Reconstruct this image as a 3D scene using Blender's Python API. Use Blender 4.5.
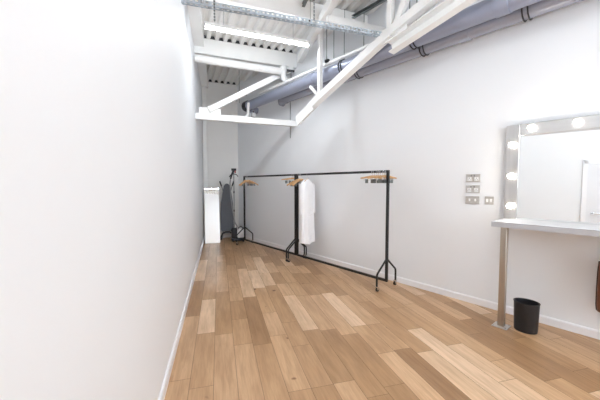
import bpy, bmesh, math, random
from mathutils import Vector, Matrix
random.seed(7)
for o in list(bpy.data.objects): bpy.data.objects.remove(o)
C = bpy.context.scene.collection
SC = bpy.context.scene
R = math.radians

# ---------------------------------------------------------------- camera, world, exposure
cam_d = bpy.data.cameras.new('camera'); cam = bpy.data.objects.new('camera', cam_d); C.objects.link(cam)
cam.location = (0, 0, 1.34); cam.rotation_euler = (R(90) - math.atan(16/300), 0, 0)
cam_d.sensor_width = 36; cam_d.lens = 18.0; cam_d.clip_start = 0.02
SC.camera = cam
w = bpy.data.worlds.new('world'); SC.world = w; w.use_nodes = True
bg = w.node_tree.nodes['Background']; bg.inputs[0].default_value = (0.82, 0.905, 1.0, 1); bg.inputs[1].default_value = 3.3
SC.view_settings.view_transform = 'Standard'; SC.view_settings.look = 'None'
SC.view_settings.exposure = 1.28; SC.view_settings.gamma = 1.0; SC.view_settings.use_curve_mapping = False
TUBE_POWER = 29.0
BULB_POWER = 26.0
try:
    SC.cycles.max_bounces = 14; SC.cycles.diffuse_bounces = 10; SC.cycles.glossy_bounces = 6
    SC.cycles.use_denoising = True; SC.cycles.sample_clamp_indirect = 8
    SC.cycles.caustics_reflective = False; SC.cycles.caustics_refractive = False
except Exception: pass

# ---------------------------------------------------------------- room axes
A = Vector((2.056, 3.18, 0)); u = Vector((-0.6353, 0.7723, 0)); n = Vector((-0.7723, -0.6353, 0)); Z = Vector((0, 0, 1))
LC = Vector((-0.865, 1.812, 0)); ul = Vector((-0.2610, 0.9653, 0)); pr = Vector((0.9653, 0.2610, 0))
tv = Vector((0.9317, 0.3633, 0)); tn = Vector((-0.3633, 0.9317, 0))          # across the room, and its normal
def W(s, o, z): return A + u*s + n*o + Z*z            # along the long wall, off it, up
def meet(p, d, q, e):                                  # crossing of two plan lines
    k = d.x*e.y - d.y*e.x; t = ((q.x-p.x)*e.y - (q.y-p.y)*e.x)/k
    return p + d*t
CB = W(5.677, 0, 0)                                    # right/back corner
CL = meet(CB, tv, LC, ul)                              # left/back corner
REAR = -3.0
RL = LC + ul*((REAR-LC.y)/ul.y); RR = A + u*((REAR-A.y)/u.y)
DECK = 3.78

# ---------------------------------------------------------------- materials
def mat(name, col, rough=0.5, metal=0.0, var=0.06, scale=6.0, bump=0.0, bscale=80.0, stretch=None, spec=0.5, emit=0, coat=0):
    m = bpy.data.materials.new(name); m.use_nodes = True; nt = m.node_tree; b = nt.nodes['Principled BSDF']
    tc = nt.nodes.new('ShaderNodeTexCoord'); mp = nt.nodes.new('ShaderNodeMapping'); nt.links.new(tc.outputs['Object'], mp.inputs[0])
    if stretch: mp.inputs['Scale'].default_value = stretch
    nz = nt.nodes.new('ShaderNodeTexNoise'); nz.inputs['Scale'].default_value = scale; nz.inputs['Detail'].default_value = 4
    nt.links.new(mp.outputs[0], nz.inputs['Vector'])
    rp = nt.nodes.new('ShaderNodeValToRGB'); e = rp.color_ramp.elements
    e[0].position = 0.3; e[1].position = 0.7
    e[0].color = tuple(c*(1-var) for c in col) + (1,); e[1].color = tuple(min(1, c*(1+var)) for c in col) + (1,)
    nt.links.new(nz.outputs[0], rp.inputs[0]); nt.links.new(rp.outputs[0], b.inputs['Base Color'])
    b.inputs['Roughness'].default_value = rough; b.inputs['Metallic'].default_value = metal
    b.inputs['Specular IOR Level'].default_value = spec; b.inputs['Coat Weight'].default_value = coat
    if emit:
        nt.links.new(rp.outputs[0], b.inputs['Emission Color']); b.inputs['Emission Strength'].default_value = emit
    if bump:
        n2 = nt.nodes.new('ShaderNodeTexNoise'); n2.inputs['Scale'].default_value = bscale; nt.links.new(mp.outputs[0], n2.inputs['Vector'])
        bp = nt.nodes.new('ShaderNodeBump'); bp.inputs['Strength'].default_value = bump; bp.inputs['Distance'].default_value = 0.01
        nt.links.new(n2.outputs[0], bp.inputs['Height']); nt.links.new(bp.outputs[0], b.inputs['Normal'])
    return m
M = dict(
    wall=mat('white_wall_paint', (.83, .845, .865), .6, var=.008, scale=1.2, bump=.03, bscale=140, spec=.3),
    back=mat('back_wall_paint', (.80, .79, .77), .6, var=.01, scale=1.2, bump=.03, spec=.3),
    skirt=mat('skirting_gloss', (.86, .865, .89), .3, var=.01),
    deck=mat('deck_paint', (.80, .795, .78), .5, var=.03, scale=3),
    steel=mat('white_steel_paint', (.85, .85, .84), .35, var=.02, scale=5),
    galv=mat('galvanised_steel', (.50, .56, .62), .35, 0.75, var=.22, scale=18),
    dgalv=mat('dull_galvanised_steel', (.20, .22, .22), .45, 0.5, var=.2, scale=14),
    pipe=mat('grey_pipe_enamel', (.31, .335, .43), .28, 0.15, var=.03, scale=4),  # bluish tint of the daylight is put into this enamel colour
    pipe2=mat('pale_grey_pipe_enamel', (.36, .375, .44), .25, 0.2, var=.03, scale=4),  # same daylight blue mixed into the paler pipe
    rubber=mat('black_rubber', (.03, .03, .035), .6, var=.2),
    black=mat('black_powder_coat', (.009, .009, .010), .42, var=.25, scale=30, bump=.02),
    bin=mat('black_bin_plastic', (.014, .014, .016), .42, var=.2, scale=20, bump=.03),
    chrome=mat('chrome', (.72, .72, .74), .18, 1.0, var=.05),
    brushed=mat('brushed_steel', (.62, .61, .60), .28, 1.0, var=.07, scale=40, stretch=(1, 1, .04)),
    brushedh=mat('brushed_steel_rail', (.66, .655, .65), .26, 1.0, var=.07, scale=40, stretch=(.04, 1, 1)),
    leg=mat('warm_brushed_steel', (.47, .42, .36), .3, 1.0, var=.08, scale=40, stretch=(1, 1, .04)),
    counter=mat('pale_laminate', (.62, .63, .66), .25, var=.02, scale=12),
    edge=mat('aluminium_edging', (.58, .59, .62), .3, .8, var=.04),
    mirror=mat('mirror_silver', (.93, .945, .945), .01, 1.0, var=.003),
    wood=mat('hanger_beech', (.62, .36, .16), .4, var=.22, scale=14, stretch=(.3, 2, 2)),
    cloth=mat('white_cotton', (.90, .90, .92), .9, var=.02, scale=10, bump=.15, bscale=220, spec=.1),
    grey=mat('grey_board_cover', (.155, .165, .185), .9, var=.10, scale=120, bump=.1, bscale=300, spec=.1),
    leather=mat('brown_leather', (.16, .055, .025), .45, var=.3, scale=14, bump=.15, bscale=120),
    dleather=mat('dark_leather_trim', (.04, .022, .015), .5, var=.2),
    green=mat('olive_cloth', (.10, .11, .05), .9, var=.3, scale=30),
    plate=mat('satin_steel_plate', (.62, .60, .57), .45, .8, var=.06, scale=50, stretch=(.05, 1, 1)),
    plastic=mat('white_plastic', (.84, .84, .83), .35, var=.01),
    gplastic=mat('grey_plastic', (.30, .30, .30), .5, var=.08),
    tank=mat('translucent_white_plastic', (.80, .82, .84), .3, var=.02),
    red=mat('red_plastic', (.45, .05, .04), .4, var=.1),
    door=mat('white_door_paint', (.80, .81, .84), .35, var=.01),
    gap=mat('dark_board_joint', (.16, .10, .055), .8, var=.1),
    tube=mat('lit_tube', (.89, .95, 1.0), .4, var=.0, emit=TUBE_POWER),
    bulb=mat('lit_bulb', (1.0, .93, .82), .3, var=.0, emit=BULB_POWER),
    ground=mat('outside_paving', (.35, .35, .36), .9, var=.1),
)
def glass_mat():
    m = bpy.data.materials.new('window_glass'); m.use_nodes = True; nt = m.node_tree; nt.nodes.clear()
    o = nt.nodes.new('ShaderNodeOutputMaterial'); mx = nt.nodes.new('ShaderNodeMixShader'); t = nt.nodes.new('ShaderNodeBsdfTransparent')
    g = nt.nodes.new('ShaderNodeBsdfGlossy'); g.inputs['Roughness'].default_value = .02
    f = nt.nodes.new('ShaderNodeFresnel'); f.inputs[0].default_value = 1.3
    nt.links.new(f.outputs[0], mx.inputs[0]); nt.links.new(t.outputs[0], mx.inputs[1]); nt.links.new(g.outputs[0], mx.inputs[2]); nt.links.new(mx.outputs[0], o.inputs[0])
    return m
M['glass'] = glass_mat()
def floor_mat():
    m = bpy.data.materials.new('oak_boards'); m.use_nodes = True; nt = m.node_tree; b = nt.nodes['Principled BSDF']; L = nt.links.new; N = nt.nodes.new
    at = N('ShaderNodeAttribute'); at.attribute_name = 'board'
    sp = N('ShaderNodeSeparateColor'); L(at.outputs['Color'], sp.inputs[0])
    uv = N('ShaderNodeUVMap'); uv.uv_map = 'board_uv'
    off = N('ShaderNodeCombineXYZ'); mu = N('ShaderNodeMath'); mu.operation = 'MULTIPLY'; mu.inputs[1].default_value = 37.0
    L(sp.outputs[1], mu.inputs[0]); L(mu.outputs[0], off.inputs[2])
    ad = N('ShaderNodeVectorMath'); ad.operation = 'ADD'; L(uv.outputs[0], ad.inputs[0]); L(off.outputs[0], ad.inputs[1])
    rp = N('ShaderNodeValToRGB'); cr = rp.color_ramp; cr.interpolation = 'LINEAR'
    cols = [(0, (.355, .20, .097)), (.15, (.44, .26, .13)), (.45, (.53, .327, .177)), (.72, (.585, .373, .215)), (.88, (.66, .447, .277)), (1, (.72, .515, .345))]
    cr.elements[0].position = 0; cr.elements[0].color = cols[0][1] + (1,); cr.elements[1].position = 1; cr.elements[1].color = cols[-1][1] + (1,)
    for p, c in cols[1:-1]: e = cr.elements.new(p); e.color = c + (1,)
    L(sp.outputs[0], rp.inputs[0])
    def noise(scale, sx, sy, detail, dist=0):
        mp = N('ShaderNodeMapping'); mp.inputs['Scale'].default_value = (sx, sy, 1); L(ad.outputs[0], mp.inputs[0])
        z = N('ShaderNodeTexNoise'); z.inputs['Scale'].default_value = scale; z.inputs['Detail'].default_value = detail; z.inputs['Distortion'].default_value = dist
        L(mp.outputs[0], z.inputs['Vector']); return z
    g1 = noise(7, 5.0, .45, 4, .6); g2 = noise(26, 6.0, .4, 3); g3 = noise(2.0, 2.6, .7, 2); g4 = noise(8.5, 1.0, .8, 1)
    def ramp(src, a, ca, bb, cb):
        r = N('ShaderNodeValToRGB'); r.color_ramp.elements[0].position = a; r.color_ramp.elements[1].position = bb
        r.color_ramp.elements[0].color = ca + (1,); r.color_ramp.elements[1].color = cb + (1,); L(src.outputs[0], r.inputs[0]); return r
    def mul(x, y, f=1.0):
        k = N('ShaderNodeMix'); k.data_type = 'RGBA'; k.blend_type = 'MULTIPLY'; k.inputs[0].default_value = f
        L(x, k.inputs[6]); L(y, k.inputs[7]); return k.outputs[2]
    c = mul(rp.outputs[0], ramp(g1, .34, (.87, .845, .81), .60, (1.04, 1.04, 1.04)).outputs[0])
    c = mul(c, ramp(g2, .35, (.95, .94, .93), .6, (1.03, 1.03, 1.03)).outputs[0])
    c = mul(c, ramp(g3, .35, (.90, .88, .86), .65, (1.06, 1.07, 1.08)).outputs[0])
    c = mul(c, ramp(g4, .205, (.45, .36, .30), .235, (1, 1, 1)).outputs[0])          # knots
    L(c, b.inputs['Base Color']); b.inputs['Roughness'].default_value = .36; b.inputs['Specular IOR Level'].default_value = .45
    bp = N('ShaderNodeBump'); bp.inputs['Strength'].default_value = .04; bp.inputs['Distance'].default_value = .004; L(g1.outputs[0], bp.inputs['Height']); L(bp.outputs[0], b.inputs['Normal'])
    return m
M['floor'] = floor_mat()

# ---------------------------------------------------------------- mesh helpers
class MB:
    def __init__(s): s.v = []; s.f = []
    def add(s, vs, fs):
        k = len(s.v); s.v += [Vector(p) for p in vs]; s.f += [[i+k for i in f] for f in fs]; return s
    def box(s, c, size, ax=None):
        ax = ax or (Vector((1,0,0)), Vector((0,1,0)), Z); c = Vector(c)
        vs = [c + ax[0]*(i*size[0]/2) + ax[1]*(j*size[1]/2) + ax[2]*(k*size[2]/2) for i in (-1,1) for j in (-1,1) for k in (-1,1)]
        fs = [(0,1,3,2),(4,6,7,5),(0,4,5,1),(2,3,7,6),(0,2,6,4),(1,5,7,3)]
        if ax[0].cross(ax[1]).dot(ax[2]) < 0: fs = [f[::-1] for f in fs]
        return s.add(vs, fs)
    def prism(s, prof, p0, p1, up=Z):                    # a profile (side, up) swept from p0 to p1
        p0 = Vector(p0); p1 = Vector(p1); d = (p1-p0).normalized(); sd = d.cross(up).normalized(); uu = sd.cross(d)
        k = len(prof); vs = [p + sd*a + uu*b for p in (p0, p1) for a, b in prof]
        fs = [(i, (i+1) % k, k+(i+1) % k, k+i) for i in range(k)] + [tuple(range(k))[::-1], tuple(range(k, 2*k))]
        ar = sum(prof[i][0]*prof[(i+1) % k][1] - prof[(i+1) % k][0]*prof[i][1] for i in range(k))
        if ar < 0: fs = [f[::-1] for f in fs]
        return s.add(vs, [f[::-1] for f in fs])
    def bar(s, p0, p1, wd, ht, up=Z):
        return s.prism([(-wd/2,-ht/2),(wd/2,-ht/2),(wd/2,ht/2),(-wd/2,ht/2)], p0, p1, up)
    def chan(s, p0, p1, wd, ht, t=.006, up=Z, flip=1):   # C-section
        a, b = wd/2, ht/2
        return s.prism([(-a*flip,-b),(a*flip,-b),(a*flip,-b+t),((-a+t)*flip,-b+t),((-a+t)*flip,b-t),(a*flip,b-t),(a*flip,b),(-a*flip,b)], p0, p1, up)
    def ibeam(s, p0, p1, wd, ht, t=.008, up=Z):
        a, b, h = wd/2, ht/2, t/2
        return s.prism([(-a,-b),(a,-b),(a,-b+t),(h,-b+t),(h,b-t),(a,b-t),(a,b),(-a,b),(-a,b-t),(-h,b-t),(-h,-b+t),(-a,-b+t)], p0, p1, up)
    def tube(s, pts, r, k=12, closed=False, cap=True):
        pts = [Vector(p) for p in pts]; m = len(pts); rs = r if isinstance(r, (list, tuple)) else [r]*m
        rings = []; prev = None
        for i in range(m):
            if closed: d = pts[(i+1) % m] - pts[i-1]
            elif i == 0: d = pts[1]-pts[0]
            elif i == m-1: d = pts[-1]-pts[-2]
            else: d = (pts[i+1]-pts[i]).normalized() + (pts[i]-pts[i-1]).normalized()
            d = d.normalized() if d.length > 1e-9 else Z
            if prev is None: a = d.cross(Z); a = a if a.length > .05 else d.cross(Vector((1,0,0)))
            else: a = prev - d*prev.dot(d)
            a.normalize(); prev = a; b = d.cross(a)
            g = 1.0
            if not closed and 0 < i < m-1:
                g = 1/max(.5, (pts[i+1]-pts[i]).normalized().dot(d))
                g = min(g, 1.5)
            rings.append([pts[i] + (a*math.cos(6.28318*j/k) + b*math.sin(6.28318*j/k))*rs[i] for j in range(k)])
        vs = [p for q in rings for p in q]; fs = []
        for i in range(m if closed else m-1):
            i2 = (i+1) % m
            for j in range(k): fs.append((i*k+j, i*k+(j+1) % k, i2*k+(j+1) % k, i2*k+j))
        if cap and not closed: fs += [tuple(range(k))[::-1], tuple(range((m-1)*k, m*k))]
        return s.add(vs, fs)
    def lathe(s, prof, c=(0,0,0), k=32, ex=1.0, ey=1.0, ax=None):   # prof: (radius, height) pairs
        c = Vector(c); ax = ax or (Vector((1,0,0)), Vector((0,1,0)), Z); m = len(prof)
        vs = [c + ax[0]*(r*ex*math.cos(6.28318*j/k)) + ax[1]*(r*ey*math.sin(6.28318*j/k)) + ax[2]*h for r, h in prof for j in range(k)]
        fs = [(i*k+j, i*k+(j+1) % k, (i+1)*k+(j+1) % k, (i+1)*k+j) for i in range(m-1) for j in range(k)]
        if prof[0][0] > 1e-6: fs.append(tuple(range(k))[::-1])
        if prof[-1][0] > 1e-6: fs.append(tuple(range((m-1)*k, m*k)))
        return s.add(vs, fs)
    def loft(s, rings, cap=True):
        k = len(rings[0]); m = len(rings); vs = [p for q in rings for p in q]
        fs = [(i*k+j, i*k+(j+1) % k, (i+1)*k+(j+1) % k, (i+1)*k+j) for i in range(m-1) for j in range(k)]
        if cap: fs += [tuple(range(k))[::-1], tuple(range((m-1)*k, m*k))]
        return s.add(vs, fs)
def obj(name, mb, m, parent=None, bevel=0.0, smooth=38, fix=True):
    me = bpy.data.meshes.new(name); bm = bmesh.new()
    vs = [bm.verts.new(p) for p in mb.v]
    for f in mb.f:
        try: bm.faces.new([vs[i] for i in f])
        except ValueError: pass
    bmesh.ops.remove_doubles(bm, verts=bm.verts, dist=1e-6)
    if fix: bmesh.ops.recalc_face_normals(bm, faces=bm.faces)
    bm.to_mesh(me); bm.free()
    me.materials.append(m)
    if smooth:
        for p in me.polygons: p.use_smooth = True
        me.set_sharp_from_angle(angle=R(smooth))
    o = bpy.data.objects.new(name, me); C.objects.link(o)
    if parent: o.parent = parent
    if bevel:
        b = o.modifiers.new('bevel', 'BEVEL'); b.width = bevel; b.segments = 2; b.limit_method = 'ANGLE'; b.angle_limit = R(40)
    return o
def tag(o, label, cat, group=None, kind=None):
    o['label'] = label; o['category'] = cat
    if group: o['group'] = group
    if kind: o['kind'] = kind
    return o
def thing(name, label, cat, loc=(0,0,0), rz=0, group=None, rot=None):
    o = bpy.data.objects.new(name, None); C.objects.link(o); o.empty_display_size = .1
    o.location = loc; o.rotation_euler = rot if rot else (0, 0, rz)
    return tag(o, label, cat, group)
def struct(name, mb, m, label, cat, parent=None, bevel=0.0, smooth=0):
    o = obj(name, mb, m, parent, bevel, smooth)
    if not parent: o['kind'] = 'structure'; o['label'] = label; o['category'] = cat
    return o
def dup(root, loc, rz=None, label=None, group=None):
    r = root.copy(); C.objects.link(r); r.location = loc
    if rz is not None: r.rotation_euler = (0, 0, rz)
    if label: r['label'] = label
    if group: r['group'] = group
    for ch in list(root.children):
        c = ch.copy(); C.objects.link(c); c.parent = r
        for g in list(ch.children):
            d = g.copy(); C.objects.link(d); d.parent = c
    return r
def arc(c, a, b, r, t0, t1, k=8):
    c = Vector(c); return [c + a*(r*math.cos(R(t0+(t1-t0)*i/k))) + b*(r*math.sin(R(t0+(t1-t0)*i/k))) for i in range(k+1)]
RZ = math.atan2(u.y, u.x)      # yaw whose local x runs along the long wall away from the camera
RZn = RZ + math.pi             # local x runs along it towards the camera; local y points INTO the wall's left... (see W)

# ---------------------------------------------------------------- setting: floor
def build_floor():
    me = bpy.data.meshes.new('floor'); vs = []; fs = []; cols = []; uvs = []; mi = []
    def inside(p, m=.12):
        return (p-A).dot(n) > -m and (p-LC).dot(pr) > -m and (p-CB).dot(tn) < m and p.y > REAR-m
    bw = .155; rng = random.Random(3)
    for i in range(-3, 62):
        v = -6.0 + rng.random()*1.2
        while v < 8.0:
            L = rng.choice([.45, .6, .75, .9, 1.05, 1.2, .5])*(.9+.2*rng.random())
            x0, x1 = i*bw, (i+1)*bw; g = .0013
            q = [LC + pr*a + ul*b for a, b in ((x0+g, v+g), (x1-g, v+g), (x1-g, v+L-g), (x0+g, v+L-g))]
            mid = LC + pr*((x0+x1)/2) + ul*(v+L/2)
            if any(inside(p) for p in q + [mid]):
                k = len(vs); vs += [p.copy() for p in q]; fs.append((k, k+1, k+2, k+3)); mi.append(0)
                r = rng.random(); t = rng.random()
                r = r*.62 + .1 if t < .72 else (.88 + .12*r if t < .86 else r*.14)
                cols.append((r, rng.random(), 0, 1)); o = rng.random()*20
                uvs.append([(x0+o, v), (x1+o, v), (x1+o, v+L), (x0+o, v+L)])
            v += L
    k = len(vs)
    for p in (RL + Vector((-.1,-.1,-.0015)), RR + Vector((.1,-.1,-.0015)), CB + tn*.1 + tv*.1 - Z*.0015, CL + tn*.1 - tv*.1 - Z*.0015): vs.append(p)
    fs.append((k, k+1, k+2, k+3)); mi.append(1); cols.append((0,0,0,1)); uvs.append([(0,0)]*4)
    for p in (RL + Vector((-.1,-.1,-.1)), RR + Vector((.1,-.1,-.1)), CB + tn*.1 + tv*.1 - Z*.1, CL + tn*.1 - tv*.1 - Z*.1): vs.append(p)
    fs.append((k+7, k+6, k+5, k+4)); mi.append(1); cols.append((0,0,0,1)); uvs.append([(0,0)]*4)
    me.from_pydata([tuple(p) for p in vs], [], fs)
    me.materials.append(M['floor']); me.materials.append(M['gap'])
    me.uv_layers.new(name='board_uv'); me.color_attributes.new('board', 'FLOAT_COLOR', 'CORNER')
    ul_ = me.uv_layers['board_uv']; ca = me.color_attributes['board']
    for pi, p in enumerate(me.polygons):
        p.material_index = mi[pi]
        for j, li in enumerate(p.loop_indices):
            ul_.data[li].uv = uvs[pi][j]; ca.data[li].color = cols[pi]
    o = bpy.data.objects.new('floor', me); C.objects.link(o); o['kind'] = 'structure'; o['label'] = 'oak strip floor of mixed light and dark boards'; o['category'] = 'floor'
build_floor()

# ---------------------------------------------------------------- setting: walls
TH = .15; TOP = 3.98
def wall_seg(mb, p0, p1, out, z0, z1): # p0..p1 inner face line, out = outward normal
    mb.add([p + o*TH*k + Z*h for h in (z0, z1) for p, o, k in ((p0, out, 0), (p1, out, 0), (p1, out, 1), (p0, out, 1))],
           [(0,1,2,3)[::-1], (4,5,6,7), (0,1,5,4), (1,2,6,5), (2,3,7,6), (3,0,4,7)]); return mb
mb = MB(); wall_seg(mb, RR, CB + u*.05, -n, 0, TOP); struct('wall_right', mb, M['wall'], 'long white wall with the garment rails and make-up counter', 'wall')
mb = MB(); wall_seg(mb, RL, CL + ul*.05, -pr, 0, TOP); struct('wall_left', mb, M['wall'], 'blank white wall close on the left', 'wall')
mb = MB(); wall_seg(mb, CL - tv*.1, CB + tv*.1, tn, 0, TOP); struct('wall_back', mb, M['back'], 'narrow white end wall at the far end', 'wall')
wx = [(2.55, 4.55), (4.8, 6.9)]; z0, z1 = .35, 3.25; mb = MB(); ry = Vector((0,-1,0))
def ry_p(x): return Vector((x, REAR, 0))
wall_seg(mb, ry_p(RL.x-.1), ry_p(RR.x+.1), ry, 0, z0); wall_seg(mb, ry_p(RL.x-.1), ry_p(RR.x+.1), ry, z1, TOP)
xs = [RL.x-.1, wx[0][0], wx[0][1], wx[1][0], wx[1][1], RR.x+.1]
for a in (0, 2, 4): wall_seg(mb, ry_p(xs[a]), ry_p(xs[a+1]), ry, z0, z1)
struct('wall_rear', mb, M['wall'], 'white wall with windows behind the camera', 'wall')
for i, (a, b) in enumerate(wx):
    f = MB(); y = REAR-.07
    for x in (a+.03, b-.03, (a+b)/2): f.box((x, y, (z0+z1)/2), (.06, .07, z1-z0))
    for z in (z0+.03, z1-.03): f.box(((a+b)/2, y, z), (b-a, .07, .06))
    fr = struct('window_%d' % (i+1), f, M['steel'], 'white framed window in the rear wall' + (', nearer the left wall' if i == 0 else ', nearer the long wall'), 'window')
    obj('pane', MB().box(((a+b)/2, y, (z0+z1)/2), (b-a-.06, .006, z1-z0-.06)), M['glass'], fr, smooth=0)
    obj('sill', MB().box(((a+b)/2, REAR+.02, z0+.012), (b-a+.1, .2, .025)), M['skirt'], fr, .004)
# unseen slab added over the deck to stop light leaks, and outside ground
mb = MB(); mb.box((2.2, 2.3, TOP+.06), (13, 14, .12)); struct('ceiling', mb, M['deck'], 'added flat slab above the ribbed deck, keeping sky light out', 'ceiling')
# ribbed deck: ribs run along tn
def deck():
    mb = MB(); pit = .14; hgt = .055; v0, v1 = -6.5, 8.3
    prof = []
    for i in range(-26, 52):
        x = i*pit
        prof += [(x, 0), (x+.055, 0), (x+.075, hgt), (x+.12, hgt)]
    o = Vector((0, 0, DECK)); k = len(prof)
    vs = [o + tv*a + tn*v + Z*h for v in (v0, v1) for a, h in prof] + [o + tv*a + tn*v + Z*(h+.004) for v in (v0, v1) for a, h in prof]
    fs = [(i, i+1, k+i+1, k+i) for i in range(k-1)] + [(2*k+i, 3*k+i, 3*k+i+1, 2*k+i+1) for i in range(k-1)]
    mb.add(vs, fs); return mb
struct('ceiling_deck', deck(), M['deck'], 'white ribbed metal roof deck overhead', 'ceiling')
# skirtings
def skirting(name, p0, p1, inn, label):
    mb = MB(); d = (p1-p0).normalized(); h = .075
    prof = [(0, 0), (.016, 0), (.016, h-.012), (.010, h), (0, h)]
    vs = [p + inn*a + Z*b for p in (p0, p1) for a, b in prof]; k = 5
    mb.add(vs, [(i, (i+1) % k, k+(i+1) % k, k+i) for i in range(k)] + [tuple(range(k)), tuple(range(k, 2*k))])
    struct(name, mb, M['skirt'], label, 'skirting board')
skirting('baseboard_right', RR, CB, n, 'white skirting board along the long wall')
dj = lambda y: LC + ul*((y-LC.y)/ul.y)
skirting('baseboard_left', dj(.50), CL, pr, 'white skirting board along the left wall')
skirting('baseboard_back', CL + tv*.02, CB - tv*.02, -tn, 'white skirting board across the end wall')
# boxed steel column in the far-left corner
mb = MB(); pc = CL - tn*.10 + pr*.05; mb.box(pc + Z*1.88, (.09, .09, 3.76), (pr, ul, Z)); struct('trim_1', mb, M['steel'], 'white steel column in the far left corner', 'column', bevel=.006)
mb = MB(); mb.bar(CL - tn*.012 + Z*3.808, CB - tn*.012 + Z*3.808, .02, .05); struct('trim_2', mb, M['rubber'], 'dark strip in the deck ribs above the end wall', 'filler strip')  # dark strip across the rib openings at the end wall
mb = MB(); mb.bar(RL + pr*.08 + Z*3.70, CL + pr*.08 + Z*3.70, .16, .15); struct('trim_3', mb, M['steel'], 'white steel wall plate along the top of the left wall', 'beam', bevel=.006)
# the door beside the camera (seen in the make-up mirror)
dy0, dy1 = -.43, .365; P0 = dj(dy1); wl = (dj(dy1)-dj(dy0)).length
lw = lambda s, o, z: P0 - ul*s + pr*o + Z*z
axd = (ul, pr, Z)
f = MB(); f.box(lw(-.035, .011, 0.985), (.07, .022, 1.97), axd); f.box(lw(wl+.035, .011, 0.985), (.07, .022, 1.97), axd); f.box(lw(wl/2, .011, 1.935), (wl+.14, .022, .07), axd)
dr = struct('door_1', f, M['skirt'], 'white door seen in the make-up mirror', 'door', bevel=.003)
obj('door_leaf', MB().box(lw(wl/2, .006, .9475), (wl-.006, .012, 1.89), axd), M['door'], dr, .002, 0)
h = MB(); h.tube([lw(.09, .01, 1.03), lw(.09, .03, 1.03)], .026, 20); h.tube([lw(.09, .03, 1.03), lw(.09, .06, 1.03), lw(.11, .066, 1.03), lw(.22, .066, 1.03)], .010, 10)
obj('door_handle', h, M['chrome'], dr)

# ---------------------------------------------------------------- overhead steel
def on_right(p):   # where a cross member starting at p meets the long wall
    q = meet(Vector(p), tv, A, u); q.z = p[2]; return q
def on_left(p):
    q = meet(Vector(p), tv, LC, ul); q.z = p[2]; return q
# far cross truss
T0 = Vector((-1.64, 5.13, 0))
def Tp(s, z, o=0): return T0 + tv*s + tn*o + Z*z
sR = (on_right(T0)-T0).dot(tv); sL = (on_left(T0)-T0).dot(tv)
tr = thing('roof_truss', 'white steel cross truss spanning the far end below the deck', 'truss', Tp(sL, 0))
def loc(mb, root):
    for i, p in enumerate(mb.v): mb.v[i] = p - root.location
    return mb
pm = MB().bar(Tp(sL, 3.645, .06), Tp(sR, 3.645, .06), .12, .26); obj('top_chord', loc(pm, tr), M['steel'], tr, .006)
obj('bottom_chord', loc(MB().bar(Tp(sL, 2.48, .04), Tp(sR, 2.48, .04), .10, .105), tr), M['steel'], tr, .006)
obj('diagonal', loc(MB().bar(Tp(.10, 2.60, .04), Tp(1.62, 3.50, .04), .08, .10), tr), M['steel'], tr, .006)
obj('gusset_plate', loc(MB().box(Tp(.12, 2.575, .04), (.36, .016, .13), (tv, tn, Z)), tr), M['steel'], tr, .002)
obj('rib_strip', loc(MB().bar(Tp(sL, 3.808, .03), Tp(sR, 3.808, .03), .02, .052), tr), M['rubber'], tr)  # dark strip across the rib openings above the top chord
# second, nearer purlin
Q0 = Vector((-.10, 4.10, 0)); qL = on_left(Q0); qR = on_right(Q0)
tag(obj('roof_purlin', MB().bar(qL + Z*3.66, qR + Z*3.66, .10, .22), M['steel'], bevel=.006), 'white box purlin under the deck behind the slotted cable tray', 'beam')
# long beam running along the room under the deck
tag(obj('roof_beam', MB().bar(Vector((.603, 2.85, 3.55)), Vector((-.005, 5.46, 3.55)), .085, .12), M['steel'], bevel=.005), 'white roof beam running lengthwise under the deck above the strip light', 'beam')
# cross beam with the cable tray below it
c0 = Vector((.345, 3.95, 3.44)); c1 = on_right(c0)
tag(obj('cross_beam', MB().bar(c0, c1, .08, .09), M['steel'], bevel=.006), 'white cross beam just above the slotted cable tray', 'beam')
# near raking truss beside the pipes
a0 = W(2.568, .55, 2.337); a1 = W(.10, .55, 3.355)
rk = thing('raking_truss', 'white sloping steel truss in front of the grey pipes', 'truss', W(2.568, .55, 2.337))
off = .55
mid = W(1.2, .55, 2.93)
def sl(s): return 2.337 + (2.568-s)*.428 - max(0, 1.3-s)*.05
rp_ = [W(2.60, off, 2.36), W(2.13, off, 2.588), W(.936, off, 3.075), W(-.3, off, 3.46)]; m = MB()
for i in range(3): m.bar(rp_[i], rp_[i+1] + (rp_[i+1]-rp_[i]).normalized()*.015, .10, .10)
obj('rafter', loc(m, rk), M['steel'], rk, .005)
obj('splice_plate', loc(MB().bar(W(2.60, off+.045, 2.285), W(2.22, off+.045, 2.47), .012, .07), rk), M['steel'], rk, .002)
obj('splice_beam', loc(MB().chan(W(.87, .64, 2.86), W(-.35, .64, 3.142), .10, .13, .012), rk), M['steel'], rk, .002)
obj('post', loc(MB().bar(W(2.11, off, 2.58), W(2.11, off, 3.775), .065, .05, u), rk), M['steel'], rk, .003)
obj('post', loc(MB().bar(W(.93, off, 3.02), W(.93, off, 3.775), .075, .06, u), rk), M['steel'], rk, .003)
obj('diagonal', loc(MB().bar(W(.90, off, 3.04), W(.56, off, 3.72), .07, .06, n), rk), M['steel'], rk, .003)
obj('stub_brace', loc(MB().bar(W(2.10, off, 2.59), W(2.34, off-.02, 2.82), .035, .045, n), rk), M['steel'], rk, .003)
obj('gusset_plate', loc(MB().box(W(.93, off, 3.06), (.42, .014, .17), (u, n, Z)), rk), M['steel'], rk, .002)
obj('end_plate', loc(MB().box(W(2.60, off, 2.355), (.012, .12, .12), (u, n, Z)), rk), M['steel'], rk, .002)

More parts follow.
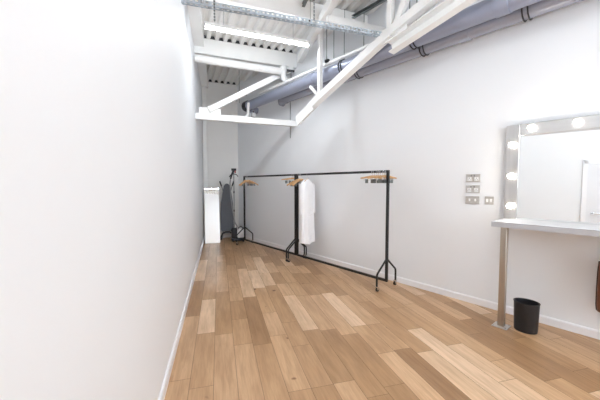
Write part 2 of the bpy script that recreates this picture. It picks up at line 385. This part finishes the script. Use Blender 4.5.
# ---------------------------------------------------------------- cable tray (slotted)
def cable_tray():
    p1 = Vector((1.02, 3.655, 3.095)); d = Vector((2.018, .645, 0)).normalized(); L = 2.26; p0 = p1 - d*L
    sd = Vector((d.y, -d.x, 0)); t = thing('cable_tray', 'slotted galvanised cable tray hung across the room near the ceiling', 'cable tray', p0)
    wd, ht = .05, .046; pit = .05; k = int(L/pit)
    def side(o):
        m = MB()
        for z in (-.018, .018): m.box(d*(L/2) + sd*o + Z*z, (L, .0025, .010), (d, sd, Z))
        for i in range(k+1): m.box(d*min(i*pit+.01, L-.01) + sd*o, (.022 if i % 5 else .032, .0025, .032), (d, sd, Z))
        return m
    obj('side_rail', side(wd/2), M['galv'], t, smooth=0); obj('side_rail', side(-wd/2), M['galv'], t, smooth=0)
    m = MB()
    for o in (-.020, .020): m.box(d*(L/2) + sd*o - Z*(ht/2), (L, .010, .0025), (d, sd, Z))
    for i in range(k+1): m.box(d*min(i*pit+.01, L-.01) - Z*(ht/2), (.02, wd, .0022), (d, sd, Z))
    obj('tray_bed', m, M['galv'], t, smooth=0)
    # drop strap with holes at the left, hanger at the right
    for q in (.30, 1.34):
        m = MB(); b = d*q + sd*(wd/2+.004)
        for i in range(7 if q < 1 else 14): m.box(b + Z*(.03-.03*i if q < 1 else .03+.04*i), (.016, .002, .018 if q < 1 else .03), (d, sd, Z))
        m.box(b + Z*(-.065 if q < 1 else .30), (.004, .002, .21 if q < 1 else .64), (d, sd, Z))
        obj('hanging_strap', m, M['dgalv'], t, smooth=0)
    return t
cable_tray()
# dark strut channels near the deck
tag(obj('strut_channel', MB().chan(W(1.82, .25, 3.70), W(.2, .25, 3.70), .041, .041, .006), M['dgalv'], smooth=0), 'dull grey strut channel along the long wall near the ceiling', 'strut channel', 'strut channels under the deck')
tag(obj('strut_channel', MB().chan(Vector((.585, 4.34, 3.70)), Vector((.765, 4.52, 3.70)), .041, .041, .006), M['dgalv'], smooth=0), 'short grey strut channel crossing the end of the wall strut', 'strut channel', 'strut channels under the deck')
tag(obj('strut_channel', MB().chan(Vector((.0, 4.28, 3.70)), Vector((.33, 2.95, 3.70)), .041, .041, .006), M['dgalv'], smooth=0), 'dark strut channel running lengthwise above the cable tray', 'strut channel', 'strut channels under the deck')

# ---------------------------------------------------------------- pipes on the long wall
def pipe_clamp(s, o, z, r, root, rod=True):
    m = MB(); c = W(s, o, z) - root.location
    for ds in (-.022, .022):
        m.tube([c + u*ds + n*((r+.008)*math.cos(6.28318*i/24)) + Z*((r+.008)*math.sin(6.28318*i/24)) for i in range(24)], .007, 6, closed=True)
    return obj('clamp', m, M['rubber'], root)
pz = 2.985; pr1, pr2 = .092, .082
bp = thing('grey_pipe', 'large grey pipe with a daylight-blue tint along the top of the long wall, nearer the room', 'pipe', W(4.5, .375, pz))
L0 = lambda s, o, z: W(s, o, z) - bp.location
obj('pipe_run', MB().tube([L0(4.5, .375, pz), L0(-2.2, .375, pz)], pr1, 28), M['pipe'], bp)
for s in (2.45, -.139, -1.6): obj('coupling', MB().tube([L0(s-.06, .375, pz), L0(s+.06, .375, pz)], pr1+.009, 28), M['pipe'], bp, .003)
obj('end_collar', MB().tube([L0(4.47, .375, pz), L0(4.60, .375, pz)], pr1+.012, 28), M['rubber'], bp, .004)
obj('elbow', MB().tube([L0(4.58, .375, pz)] + [p - bp.location for p in arc(W(4.60, .225, pz), n, u, .15, 0, 90, 8)] + [L0(4.75, .01, pz)], .07, 20), M['pipe'], bp)
for s in (1.80, .727): pipe_clamp(s, .375, pz, pr1, bp)
sp_ = thing('grey_pipe', 'smaller pale grey pipe tucked against the long wall under the larger pipe', 'pipe', W(3.6, .11, pz-.012))
L1 = lambda s, o, z: W(s, o, z) - sp_.location
z2 = pz-.012
obj('pipe_run', MB().tube([L1(3.62, .105, z2), L1(-2.2, .105, z2)], pr2, 28), M['pipe2'], sp_)
for s in (.289, 3.58, -1.3): obj('coupling', MB().tube([L1(s-.05, .105, z2), L1(s+.05, .105, z2)], pr2+.008, 28), M['pipe2'], sp_, .003)
obj('elbow', MB().tube([L1(3.60, .105, z2), L1(3.68, .10, z2-.005), L1(3.735, .06, z2-.012), L1(3.735, .012, z2-.012)], pr2-.004, 20), M['pipe2'], sp_)
for s in (.753, -.259, 1.75): pipe_clamp(s, .105, z2, pr2, sp_)
tag(obj('white_conduit', MB().tube([W(3.95, .43, 3.105), W(-2.2, .43, 3.105)], .024, 14), M['steel']), 'thin white pipe lying along the top of the large grey pipe', 'pipe')
rods = [(1.80, .375, 'rod holding the clamp left of the sloping truss'), (1.92, .46, 'second rod from the left above the grey pipes'), (2.065, .46, 'leftmost rod, ending in a black clip'), (1.66, .12, 'faint rod close to the wall'), (.797, .375, 'rod left of the pair above the truss'), (.71, .375, 'rod right of the pair above the truss')]
for i, (s, o, l) in enumerate(rods):
    zb = 3.075 if o == .375 else (3.05 if o == .12 else 3.13)
    r = obj('threaded_rod', MB().tube([W(s, o, zb), W(s, o, DECK+.02)], .0055, 8), M['dgalv']); tag(r, 'thin threaded ' + l, 'rod', 'threaded rods from the deck to the pipes')
    if i == 2: obj('clip', MB().box(W(s, o-.01, 3.135), (.07, .04, .04), (u, n, Z)), M['rubber'], r, .005)
tag(obj('wall_cable', MB().tube([W(3.516, .012, 2.92), W(3.514, .012, 2.6), W(3.518, .012, 2.23)], .008, 8), M['gplastic']), 'short dark cable running down the wall below the pipes', 'cable')
# white drain pipe below the purlin with its elbow
pp = [Tp(sL, 3.385, -.09), Tp(1.27, 3.37, -.09)] 
e = Tp(1.345, 3.37, -.09)
dp = thing('white_drain_pipe', 'white painted pipe under the far purlin turning down in an elbow', 'pipe', Tp(sL, 3.385, -.09))
obj('pipe_run', loc(MB().tube(pp + [Tp(1.36, 3.37, -.09)], .062, 20), dp), M['steel'], dp)
dn = [Tp(1.40, 3.43, -.09), Tp(1.40, 3.30, -.09)] + [Tp(1.40+.07*(1-math.cos(R(a))), 3.29-.07*math.sin(R(a)), -.09) for a in (20, 40, 60, 80, 90)] + [Tp(1.56, 3.22, -.09)]
obj('elbow', loc(MB().tube(dn, .052, 20), dp), M['steel'], dp)
obj('collar', loc(MB().tube([Tp(1.40, 3.40, -.09), Tp(1.40, 3.46, -.09)], .062, 20), dp), M['steel'], dp, .003)
obj('bracket', loc(MB().box(Tp(1.55, 3.42, -.06), (.14, .03, .03), (tv, tn, Z)).tube([Tp(1.56, 3.42, -.06), Tp(1.56, 3.24, -.06)], .006, 8), dp), M['rubber'], dp)
# small white pipe, cables and box near the end wall
tag(obj('white_waste_pipe', MB().tube([Tp(.55, 2.62, .45), Tp(.78, 2.62, .45), Tp(.84, 2.64, .45), Tp(.86, 2.70, .45), Tp(.87, 2.90, .45)], .026, 14), M['steel']), 'small white bent pipe behind the far truss beside the end of the grey pipe', 'pipe')
jb = thing('junction_box', 'small grey junction box on the low chord of the far truss', 'box', Tp(.86, 2.535, -.02)); 
obj('box_body', MB().box((0, 0, .035), (.07, .05, .07), (tv, tn, Z)), M['gplastic'], jb, .004); obj('cable_gland', MB().tube([(0,0,.07), (0,0,.10)], .012, 10), M['rubber'], jb)
cb = thing('cable_bracket', 'black cable bracket and wires hanging in front of the end wall', 'bracket', Tp(.85, 3.10, 1.2))
obj('bracket_arm', MB().bar((-.16*tv.x, -.16*tv.y, .10), (.14*tv.x, .14*tv.y, .17), .03, .03).bar((-.10*tv.x, -.10*tv.y, .02), (.02*tv.x, .02*tv.y, .14), .03, .03), M['rubber'], cb)
obj('wire', MB().tube([(-.02, 0, .72), (-.02, 0, -.02)], .006, 8), M['gplastic'], cb)
hb = thing('cable_clip', 'little black box clip on a wire by the cable tray', 'clip', (.135, 4.05, 3.45)); obj('clip_body', MB().box((0,0,0), (.045, .045, .055)), M['rubber'], hb, .004); obj('wire', MB().tube([(0,0,.02), (0,0,.36)], .004, 8), M['gplastic'], hb)

# ---------------------------------------------------------------- strip lights
def strip_light(loc_, label):
    t = thing('strip_light', label, 'light', loc_, math.atan2(tv.y, tv.x), 'ceiling strip lights')
    L = 1.43
    obj('housing', MB().prism([(-.03, .0), (.03, .0), (.022, .05), (-.022, .05)], (-L/2, 0, .03), (L/2, 0, .03)), M['plastic'], t, .004)
    m = MB(); pr_ = [(.027*math.cos(R(a)), .030*math.sin(R(a))) for a in range(180, 361, 15)]
    m.prism([(x, y+.03) for x, y in pr_], (-L/2+.012, 0, 0), (L/2-.012, 0, 0)); obj('diffuser', m, M['tube'], t)
    for s in (-1, 1): obj('end_cap', MB().box((s*(L/2-.004), 0, .037), (.016, .07, .08)), M['plastic'], t, .008)
    for s in (-.48, .48): obj('suspension_wire', MB().tube([(s, 0, .07), (s, 0, DECK-loc_[2]-.001)], .003, 6), M['gplastic'], t)
    return t
s0 = strip_light((-.545, 4.18, 3.315), 'lit white strip light hanging below the deck on the left')
for p, l in (((1.05, 1.15, 3.315), 'added strip light overhead just in front of the camera'), ((2.9, -.1, 3.315), 'added strip light behind the camera towards the make-up counter'), ((1.1, -.25, 3.315), 'added strip light behind the camera on the left'), ((4.3, -.6, 3.315), 'added strip light behind the camera over the wide end'), ((5.2, -1.7, 3.315), 'added strip light in the rear right corner')):
    dup(s0, p, None, l)  # extra lamps out of view, added to brighten and even the room

# ---------------------------------------------------------------- garment rails
def rail(loc_, rz, label):
    t = thing('garment_rail', label, 'clothes rail', loc_, rz, 'black garment rails by the long wall'); L = 1.82; r = .0165
    for x in (0, L): obj('post', MB().bar((x, 0, .085), (x, 0, 1.515), .031, .031, Vector((1,0,0))), M['black'], t, .003)
    obj('top_rail', MB().tube([(0, 0, 1.50), (L, 0, 1.50)], r, 14), M['black'], t)
    obj('base_rail', MB().bar((0, 0, .10), (L, 0, .10), .031, .031), M['black'], t, .003)
    for x in (0, L):
        for s in (-1, 1):
            obj('leg', MB().tube([(x, s*.012, .375), (x, s*.19, .225), (x, s*.20, .205), (x, s*.203, .185), (x, s*.203, .068)], .0125, 12), M['black'], t)
            c = obj('caster', MB().box((x, s*.203, .062), (.034, .030, .012)).box((x-.014, s*.203-.008*s, .043), (.004, .026, .04)).box((x+.014, s*.203-.008*s, .043), (.004, .026, .04)), M['chrome'], t)
            obj('wheel', MB().lathe([(.012, -.010), (.025, -.010), (.026, -.006), (.026, .006), (.025, .010), (.012, .010)], (x, s*.203-.012*s, .026), 20, ax=(Vector((0,1,0)), Z, Vector((1,0,0)))), M['black'], c)
    return t
RO = .336
r2 = rail(W(1.078, RO, 0), RZ, 'black garment rail nearer the camera, with the white robe')
r1 = dup(r2, W(2.95, RO, 0), RZ, 'black garment rail at the far end beside the garment steamer')

# hangers: local x across the rail, y along it, origin at the rail's centre
def hanger_body(drop, th_):
    rings = []; nk = -.085 if drop > .05 else -.058
    N = 22
    for i in range(N+1):
        q = -1 + 2*i/N; x = .205*q; a = abs(q); z = nk - drop*a**1.3; hh = th_*(1-.3*a); tt = .008 + .008*a
        rings.append([Vector((x, tt*math.cos(R(k)), z + hh*math.sin(R(k)))) for k in range(0, 360, 45)])
    return MB().loft(rings)
def hanger(loc_, rz, label, group, clips=True, drop=.095, th_=.020):
    t = thing('wooden_hanger', label, 'hanger', loc_, rz, group)
    obj('shoulder_bar', hanger_body(drop, th_), M['wood'], t)
    hk = [Vector((0, 0, -.05)), Vector((0, 0, -.032))] + [Vector((-.019*math.sin(R(a)), 0, -.001-.019*math.cos(R(a)))) if a > 0 else Vector((0, 0, -.021)) for a in range(0, 250, 22)]
    hk = [Vector((0, 0, -.08 if drop > .05 else -.05)), Vector((0, 0, -.03))] + [Vector((.0185*math.cos(R(a)), 0, .0185*math.sin(R(a)))) for a in range(-70, 190, 20)]
    obj('hook', MB().tube(hk, .0022, 6), M['chrome'], t)
    if clips:
        cz = -.088 - drop*.72
        b = obj('clip_bar', MB().tube([(-.165, 0, cz), (.165, 0, cz)], .0035, 8).tube([(0, 0, -.06), (0, 0, cz)], .003, 8), M['chrome'], t)
        for s in (-1, 1):
            obj('clip', MB().box((s*.12, -.006, cz-.015), (.036, .004, .05)).box((s*.12, .006, cz-.015), (.036, .004, .05)).box((s*.12, 0, cz-.035), (.038, .014, .012)), M['dgalv'], b, .002)
    return t
rng = random.Random(11)
ORD = ['', 'second from', 'third from', 'fourth from', 'fifth from', 'sixth from', 'seventh from', 'eighth from']
sets = [([.03, .055, .08, .11, .14, .17, .205, .24], 1.078, 1, 'the camera-side end post', 'wooden hangers at the near end of the near rail', (.024, .0145), 'straight wooden clip hanger'),
        ([.030, .048, .068, .090], 2.95, 1, 'the near post of the far rail', 'wooden hangers at the near end of the far rail', (.024, .0145), 'straight wooden clip hanger'),
        ([.03, .055, .085, .115], 1.078+1.82, -1, 'the far post of the near rail', 'wooden hangers beside the robe', (.095, .020), 'curved wooden clip hanger'),
        ([.04, .075, .11, .15, .20], 2.95+1.82, -1, 'the far end post of the far rail', 'wooden hangers at the far end of the far rail', (.095, .020), 'curved wooden clip hanger')]
kinds = {}
for offs, s, sg, where, grp, shp, nm in sets:
    for i, o_ in enumerate(offs):
        lab = '%s %s %s' % (nm, ORD[i], where) if i else nm + ' right next to ' + where
        yaw = RZ + R(90) + rng.uniform(-.55, .55)
        p = W(s + sg*o_, RO, 1.50 - .0025)
        if shp not in kinds: kinds[shp] = hanger(p, yaw, lab, grp, True, *shp)
        else: dup(kinds[shp], p, yaw, lab, grp)
rh_s = 1.078 + 1.82 - .26
hanger(W(rh_s, RO, 1.4975), RZ + R(116), 'wooden hanger holding the white robe', 'robe hanger', clips=False)
# ---- the robe
def robe():
    t = thing('white_robe', 'long white cotton robe hanging on the near garment rail', 'robe', W(rh_s, RO, 1.4975), RZ + R(116)); t.location.z -= .03
    lv = [(-.050, .045, .030), (-.075, .085, .038), (-.105, .165, .052), (-.135, .200, .058), (-.20, .195, .072), (-.35, .190, .080), (-.55, .192, .080), (-.70, .196, .085), (-.90, .200, .092), (-1.0, .195, .098), (-1.10, .198, .10)]
    K = 56; rings = []
    for z, a, b in lv:
        f = min(1, max(0, (-z-.18)/.7)); ring = []
        for j in range(K):
            th = 6.28318*j/K; w_ = 1 + .16*f*math.cos(7*th + 1.3 + z*1.5) + .08*f*math.cos(13*th + z*4)
            x = a*math.copysign(abs(math.cos(th))**.8, math.cos(th)); y = b*math.copysign(abs(math.sin(th))**.9, math.sin(th))*w_
            ring.append(Vector((x*(1+.02*f*math.cos(5*th)), y, z + .012*f*math.cos(3*th))))
        rings.append(ring)
    o = obj('robe_body', MB().loft(rings), M['cloth'], t, smooth=70)
    for s in (-1, 1):
        rr = []
        for z, x, a, b in [(-.115, .150, .038, .036), (-.135, .180, .040, .05), (-.20, .192, .038, .054), (-.35, .194, .038, .056), (-.50, .193, .040, .060), (-.59, .192, .042, .062), (-.62, .191, .042, .062)]:
            rr.append([Vector((s*x + a*math.cos(6.28318*j/20)*(1+.08*math.cos(4*6.28318*j/20+z*9)), .006 + b*math.sin(6.28318*j/20), z)) for j in range(20)])
        obj('sleeve', MB().loft(rr), M['cloth'], t, smooth=70)
    for s in (-1, 1):   # shawl collar
        m = MB(); pts = [(.045, -.055, -.03), (.06, -.10, -.058), (.045, -.30, -.088), (.02, -.55, -.092)]
        for side in (-1,):
            m.tube([Vector((s*x, y*1.0, z)) for x, z, y in pts], [.012, .018, .018, .012], 8)
        obj('collar', m, M['cloth'], t, smooth=70)
    m = MB(); m.tube([Vector((.178*math.cos(a), .088*math.sin(a), -.62)) for a in [6.28318*i/32 for i in range(32)]], .012, 8, closed=True); obj('belt', m, M['cloth'], t, smooth=70)
robe()

# ---------------------------------------------------------------- make-up counter, mirror
CT = .992; ax_w = (u, n, Z)
s1, s2 = -.135, -2.3
ct = thing('makeup_counter', 'pale long counter along the wall below the bulb-framed mirror', 'counter', W(s1, .225, 0))
lc = lambda s, o, z: W(s, o, z) - ct.location
obj('worktop', MB().box(lc((s1+s2)/2, .2275, CT-.024), (abs(s2-s1), .441, .044), ax_w), M['counter'], ct, .003)
obj('front_edging', MB().box(lc((s1+s2)/2, .4505, CT-.024), (abs(s2-s1), .005, .048), ax_w).box(lc(s1+.0025, .228, CT-.024), (.005, .448, .048), ax_w), M['edge'], ct, .001)
for s in (s1-.085, s2+.1):
    lg = obj('leg', MB().box(lc(s, .383, (CT-.046)/2), (.052, .052, CT-.046), ax_w), M['leg'], ct, .004)
    obj('foot_plate', MB().box(lc(s, .383, .004), (.125, .125, .008), ax_w), M['brushed'], lg, .002)
    m = MB()
    for i in (-1, 1):
        for j in (-1, 1): m.lathe([(.006, 0), (.006, .004), (.003, .006)], lc(s+.048*i, .383+.048*j, .008), 10)
    obj('screw', m, M['chrome'], lg)
mt0, mt1 = CT, 1.922; ms0, ms1 = -.112, -1.25; fw = .112; fd = .062
mr = thing('makeup_mirror', 'large dressing mirror with brushed steel frame and round lit bulbs', 'mirror', W(ms0, .0, CT))
lm = lambda s, o, z: W(s, o, z) - mr.location
obj('frame_stile', MB().box(lm(ms0-fw/2, fd/2, (mt0+mt1)/2), (fw, fd, mt1-mt0), ax_w), M['brushed'], mr, .003)
obj('frame_stile', MB().box(lm(ms1+fw/2, fd/2, (mt0+mt1)/2), (fw, fd, mt1-mt0), ax_w), M['brushed'], mr, .003)
obj('frame_rail', MB().box(lm((ms0+ms1)/2, fd/2, mt1-fw/2), (ms0-ms1-2*fw, fd, fw), ax_w), M['brushedh'], mr, .003)
# glass leans back a little inside the deep frame
yaw, tilt = R(2.3), R(1.6); gl = ms0-fw; gr = ms1+fw; gm = (gl+gr)/2
m = MB(); zt = mt1-fw
def gpt(s, z, o=0): return lm(s, .058 + (s-gl)*math.tan(yaw) - (z-mt0)*math.tan(tilt) + o, z)
m.add([gpt(gl, mt0), gpt(gr, mt0), gpt(gr, zt), gpt(gl, zt), gpt(gl, mt0, -.005), gpt(gr, mt0, -.005), gpt(gr, zt, -.005), gpt(gl, zt, -.005)], [(0,1,2,3), (7,6,5,4), (0,4,5,1), (1,5,6,2), (2,6,7,3), (3,7,4,0)])
obj('mirror_glass', m, M['mirror'], mr, smooth=0)
def bulb(s, z):
    h_ = obj('bulb_holder', MB().lathe([(.022, 0), (.022, .004), (.016, .008), (.013, .012)], lm(s, fd, z), 20, ax=(u, Z, n)), M['chrome'], mr)
    pf = [(.012, .008), (.014, .012)] + [(.024*math.cos(R(a)), .031+.024*math.sin(R(a))) for a in range(-50, 91, 14)]
    obj('bulb', MB().lathe(pf, lm(s, fd, z), 20, ax=(u, Z, n)), M['bulb'], h_)
for z in (1.12, 1.42, 1.727): bulb(ms0-fw/2, z); bulb(ms1+fw/2, z)
for s in (-.318, -.645, -.972): bulb(s, mt1-fw/2+.010)

# ---------------------------------------------------------------- sockets on the wall
def plate(s, z, wd, label, kind, name):
    t = thing(name, label, 'socket', W(s, 0, z), RZ); hh = .086
    obj('face_plate', MB().box((0, -.0, 0), (wd, .018, hh), (Vector((1,0,0)), Vector((0,1,0)), Z)), M['plate'], t, .003)
    f = lambda x: (x, .0115, 0)
    if kind == 'double':
        for q in (-1, 1):
            ins = obj('socket_insert', MB().box((q*.036, .0095, -.012), (.040, .004, .042)), M['plastic'], t, .002)
            obj('pin_hole', MB().box((q*.036, .0118, -.002), (.004, .001, .009)).box((q*.036-.011, .0118, -.020), (.008, .001, .004)).box((q*.036+.011, .0118, -.020), (.008, .001, .004)), M['rubber'], ins, smooth=0)
            obj('rocker_switch', MB().box((q*.016, .0105, .026), (.012, .007, .020)), M['gplastic'], t, .002)
    elif kind == 'switch':
        for q in (-1, 1): obj('rocker_switch', MB().box((q*.030, .0105, 0), (.016, .007, .028)), M['plastic'], t, .002)
    else:
        for q in (-1, 1): obj('data_outlet', MB().box((q*.018, .0105, -.002), (.022, .005, .034)), M['plastic'], t, .002)
    # the local y axis must face the room
    t.rotation_euler = (0, 0, RZ); return t
for args in ((.207, 1.406, .146, 'steel double socket, topmost of three stacked plates on the wall', 'double', 'wall_socket'), (.207, 1.284, .146, 'steel double socket, middle of three stacked plates on the wall', 'double', 'wall_socket'),
             (.207, 1.162, .146, 'steel two-gang switch plate, lowest of the three stacked plates', 'switch', 'switch_plate'), (.041, 1.164, .086, 'small square steel data outlet beside the lowest stacked plate', 'data', 'data_outlet_plate')):
    t = plate(*args)
    if args[4] == 'switch': t['category'] = 'switch'

# ---------------------------------------------------------------- bin
bn = thing('waste_bin', 'black oval waste bin on the floor beside the counter leg', 'bin', W(-.392, .312, 0), RZ)
obj('bin_body', MB().lathe([(.080, 0), (.087, .004), (.090, .02), (.097, .260), (.099, .267), (.096, .270), (.092, .267), (.091, .255), (.083, .012), (0, .010)], k=48, ex=1.0, ey=.86), M['bin'], bn)
obj('rim', MB().tube([Vector((.0965*math.cos(6.28318*i/48), .0965*.86*math.sin(6.28318*i/48), .268)) for i in range(48)], .0045, 8, closed=True), M['bin'], bn)

# ---------------------------------------------------------------- leather bag under the counter
bg_ = thing('leather_bag', 'brown leather bag hanging under the counter at the right edge', 'bag', W(-.99, .15, .285), RZ)
rings = []
for z, a, b in [(0, .150, .035), (.012, .158, .048), (.06, .162, .056), (.20, .163, .054), (.33, .161, .042), (.40, .158, .032), (.42, .156, .028)]:
    rings.append([Vector((a*math.copysign(abs(math.cos(t_))**.45, math.cos(t_)), b*math.copysign(abs(math.sin(t_))**.6, math.sin(t_)), z)) for t_ in [6.28318*j/32 for j in range(32)]])
obj('bag_body', MB().loft(rings), M['leather'], bg_, smooth=60)
for s in (-1, 1): obj('side_piping', MB().tube([(s*.150, 0, .004), (s*.160, 0, .014), (s*.164, 0, .06), (s*.165, 0, .20), (s*.163, 0, .33), (s*.158, 0, .42)], .006, 8), M['dleather'], bg_)
obj('lining', MB().loft([[Vector((r_*.150*math.copysign(abs(math.cos(t_))**.5, math.cos(t_)), r_*.024*math.sin(t_), z_)) for t_ in [6.28318*j/24 for j in range(24)]] for r_, z_ in ((1.0, .40), (1.04, .435), (.98, .452), (.6, .455))]), M['green'], bg_, smooth=60)
obj('strap', MB().tube([(-.11, .02, .41), (-.10, .01, .50), (-.06, 0, .585), (0, 0, .628), (.06, 0, .585), (.10, .01, .50), (.11, .02, .41)], .008, 8), M['dleather'], bg_)
tag(obj('bag_hook', MB().tube([W(-.99, .15, CT-.046), W(-.99, .15, .93), W(-.99, .165, .912), W(-.99, .15, .900), W(-.99, .135, .912), W(-.99, .132, .925)], .004, 8), M['chrome']), 'small steel hook under the counter holding the leather bag', 'hook')

# ---------------------------------------------------------------- leaning mirror, ironing board, steamer at the far end
mh, mw = 1.25, .325
lmr = thing('leaning_mirror', 'tall narrow mirror standing upright at the end of the left wall', 'mirror', (-1.97, 6.715, 0), rot=(R(-8), 0, R(19)))
obj('backing_board', MB().box((0, .012, mh/2+.003), (mw, .014, mh)), M['plastic'], lmr, .002)
obj('mirror_glass', MB().box((0, .003, mh/2+.003), (mw-.006, .004, mh-.006)), M['mirror'], lmr, smooth=0)
obj('frame', MB().box((-mw/2, .006, mh/2+.003), (.010, .018, mh+.01)).box((mw/2, .006, mh/2+.003), (.010, .018, mh+.01)).box((0, .006, mh+.003), (mw, .018, .010)).box((0, .006, .006), (mw, .018, .010)), M['plastic'], lmr, .002)
obj('easel_leg', MB().tube([(0, .02, .95), (0, .33, -.043)], .010, 8), M['gplastic'], lmr)

ib = thing('ironing_board', 'folded grey ironing board leaning upright against the end wall', 'ironing board', (-1.72, 7.06, 0), rot=(R(-9), 0, R(14)))
def board_outline(sc=1.0):
    hw = .15*sc; pts = []
    for i in range(0, 13): a = R(180*i/12); pts.append((hw*.55*math.cos(a), 1.25 + .115*math.sin(a)))
    left = [(-hw*.72, 1.12), (-hw*.93, .90), (-hw, .65), (-hw, .27), (-hw*.93, .235), (-hw*.8, .225)]
    return pts + left + [(-x, z) for x, z in left[::-1]]
pf = board_outline(); k = len(pf)
m = MB(); m.add([Vector((x, y, z)) for y in (-.018, .014) for x, z in pf], [tuple(range(k)), tuple(range(k, 2*k))[::-1]] + [(i, (i+1) % k, k+(i+1) % k, k+i) for i in range(k)])
obj('padded_board', m, M['grey'], ib, .007)
for s in (-1, 1):
    lg = obj('leg', MB().tube([(s*.155, .035, 1.40), (s*.115, .035, 1.28), (-s*.05, .035, .72), (-s*.11, .035, .10), (-s*.115, .035, .045)], .0125, 10), M['gplastic'], ib)
    obj('rubber_foot', MB().tube([(s*.165, .035, 1.43), (s*.125, .035, 1.31)], .017, 10), M['rubber'], lg)
obj('foot_bar', MB().tube([(-.15, .0, .02), (-.145, .0, .09), (-.11, .0, .17), (-.05, .01, .20), (.05, .01, .20), (.11, .0, .17), (.145, .0, .09), (.15, .0, .02)], .021, 10), M['rubber'], ib)

st = thing('garment_steamer', 'black and white upright garment steamer on the floor in the far corner', 'steamer', (-1.45, 6.98, 0), R(10))
def rbox(cx, cy, z0_, z1_, a, b, r=.6):
    rr = []
    for z, k_ in ((z0_, .88), (z0_+.02, 1), ((z0_+z1_)/2, 1), (z1_-.03, .97), (z1_, .80)):
        rr.append([Vector((cx + k_*a*math.copysign(abs(math.cos(t_))**r, math.cos(t_)), cy + k_*b*math.copysign(abs(math.sin(t_))**r, math.sin(t_)), z)) for t_ in [6.28318*j/28 for j in range(28)]])
    return MB().loft(rr)
obj('base', rbox(0, 0, .03, .10, .16, .12), M['rubber'], st, smooth=50)
obj('boiler_housing', rbox(-.085, 0, .09, .31, .072, .10), M['rubber'], st, smooth=50)
obj('water_tank', rbox(.06, -.01, .10, .30, .085, .10), M['tank'], st, smooth=50)
obj('tank_handle', MB().tube([(.0, -.01, .28), (.02, -.01, .33), (.06, -.01, .345), (.10, -.01, .33), (.12, -.01, .28)], .010, 8), M['rubber'], st)
for x, y in ((-.12, -.09), (-.12, .09), (.12, -.09), (.12, .09)): obj('wheel', MB().lathe([(.01, -.012), (.024, -.012), (.026, 0), (.024, .012), (.01, .012)], (x, y, .026), 16, ax=(Vector((1,0,0)), Z, Vector((0,1,0)))), M['rubber'], st)
obj('pole', MB().tube([(-.085, .02, .30), (-.085, .02, 1.56)], .009, 10), M['dgalv'], st)
for z in (.72, 1.15): obj('pole_clamp', MB().tube([(-.085, .02, z-.025), (-.085, .02, z+.025)], .014, 12), M['rubber'], st)
hd = obj('hanger_head', MB().tube([(-.19, .02, 1.50), (-.16, .02, 1.545), (-.085, .02, 1.575), (-.02, .02, 1.555), (.01, .02, 1.51)], .010, 8), M['rubber'], st)
nz = obj('steam_nozzle', MB().tube([(-.155, -.03, 1.46), (-.135, -.035, 1.54), (-.105, -.045, 1.60), (-.085, -.07, 1.655)], [.018, .022, .026, .030], 12).box((-.08, -.085, 1.67), (.11, .035, .05)), M['rubber'], st)
obj('trigger', MB().box((-.05, -.06, 1.62), (.03, .02, .06)), M['red'], nz, .004)
obj('hose', MB().tube([(-.155, -.03, 1.47), (-.17, -.04, 1.36), (-.16, -.045, 1.1), (-.12, -.05, .75), (-.07, -.055, .45), (-.02, -.05, .36), (-.04, -.02, .30)], .013, 10), M['gplastic'], st)

# ---------------------------------------------------------------- turn the finished plan so that the long wall lies along the x axis
TURN = Matrix.Rotation(-RZ, 4, 'Z'); done = set()
for o in [q for q in C.objects if q.parent is None]:
    plain = o.type != 'CAMERA' and max(abs(a) for a in o.rotation_euler) < 1e-6
    if plain:
        o.location = TURN @ o.location
        tree = [o] + list(o.children_recursive)
        for q in tree:
            if q.type == 'MESH' and q.data.name not in done: q.data.transform(TURN); done.add(q.data.name)
    else:
        o.location = TURN @ o.location
        o.rotation_euler = (o.rotation_euler[0], o.rotation_euler[1], o.rotation_euler[2] - RZ)
